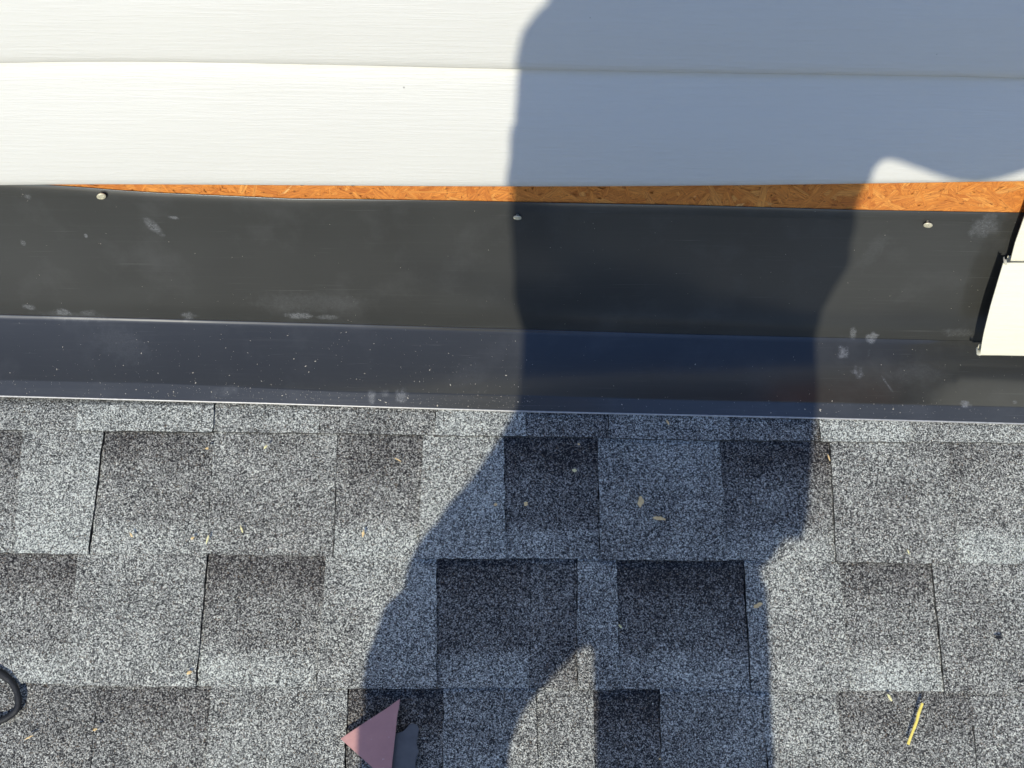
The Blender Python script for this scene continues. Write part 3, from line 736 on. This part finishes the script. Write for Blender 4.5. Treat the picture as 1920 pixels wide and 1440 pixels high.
    # trousers
    tro = plain('blue_work_trousers', (.045,.06,.10), .9, 0., 300, .15, .6, .0006)
    g = G()
    loft(g, [(-.320,.075,YP,.05,.885), (-.325,.072,YP,.09,.90), (-.315,.070,YP,.12,.925), (-.28,.07,YP,.118,.955), (-.24,.07,YP,.112,.99)])
    loft(g, [(-.305,-.215,YP-.02,.058,.09), (-.315,-.205,YP-.01,.062,.25), (-.325,-.195,YP+.01,.072,.48), (-.320,-.178,YP+.005,.085,.62), (-.323,-.170,YP,.10,.725), (-.333,-.172,YP,.095,.77), (-.341,-.165,YP,.085,.80), (-.343,-.136,YP,.07,.825), (-.341,-.112,YP,.06,.846), (-.338,-.10,YP,.06,.875)])
    loft(g, [(.015,.100,YP-.02,.058,.09), (-.0,.105,YP-.01,.062,.25), (-.02,.11,YP+.01,.072,.48), (-.045,.118,YP+.005,.085,.62), (-.070,.119,YP,.10,.727), (-.088,.104,YP,.085,.795), (-.098,.096,YP,.07,.835), (-.108,.088,YP,.06,.87), (-.15,.080,YP,.06,.90)])
    fuse(g, 'trousers', tro, .008, 1, wr=.0015, seed=23)
    g = G()
    for (x0, x1, z0, z1, y0, y1) in ((.070,.106,.956,1.015,-.030,.030),):
        n = 6; rows = []
        for k in range(n+1):
            t = k/n; m_ = .006*sin(pi*t); rows.append([Vector((x0, YP+y0, ZF+lerp(z0,z1,t))), Vector((x1+m_*.3, YP+y0-m_, ZF+lerp(z0,z1,t))), Vector((x1+m_*.3, YP+y1+m_, ZF+lerp(z0,z1,t))), Vector((x0, YP+y1, ZF+lerp(z0,z1,t))), Vector((x0, YP+y0, ZF+lerp(z0,z1,t)))])
        g.grid(rows); g.add(rows[0][:4], [(3,2,1,0)]); g.add(rows[-1][:4], [(0,1,2,3)])
    pch = put(g.obj('belt_pouch', plain('leather', (.20,.10,.04), .7)), root)
    boot = plain('brown_boot', (.09,.05,.03), .6, 0, 80, .2)
    for an in (anL, anR):
        g = G(); f = Vector(an)
        capsule(g, f+Vector((0,-.01,.05)), f+Vector((0,-.005,-.03)), .056, .052); capsule(g, f+Vector((0,-.03,-.055)), f+Vector((0,.11,.03)), .048, .044); capsule(g, f+Vector((0,.11,.03)), f+Vector((0,.16,.060)), .044, .036)
        fuse(g, 'boot', boot, .008, 2)
    # phone
    ph = thing('phone', PH, 'black mobile phone held up in both hands by the person on the roof', 'phone')
    Mx = Matrix((RT, UP, AX)).transposed().to_4x4(); Mx.translation = PH
    def rbox(name, c, s, mat, par, bev):
        bm = bmesh.new(); bmesh.ops.create_cube(bm, size=1)
        for v in bm.verts: v.co = Vector((v.co.x*s[0]+c[0], v.co.y*s[1]+c[1], v.co.z*s[2]+c[2]))
        bmesh.ops.bevel(bm, geom=bm.edges[:], offset=bev, segments=3, affect='EDGES')
        me = bpy.data.meshes.new(name); bm.to_mesh(me); bm.free(); me.transform(Mx); me.materials.append(mat)
        o = bpy.data.objects.new(name, me); SC.collection.objects.link(o); put(o, par); return o
    blk = plain('phone_black', (.02,.02,.022), .3)
    rbox('phone_case', (0,0,0), (.160,.076,.0085), blk, ph, .0025)
    rbox('screen', (0,0,-.0045), (.150,.068,.0008), plain('phone_screen', (.03,.035,.04), .08), ph, .0003)
    rbox('camera_bump', (-.045,.016,.0050), (.028,.030,.0024), plain('lens_glass', (.01,.01,.015), .05), ph, .0008)
person()
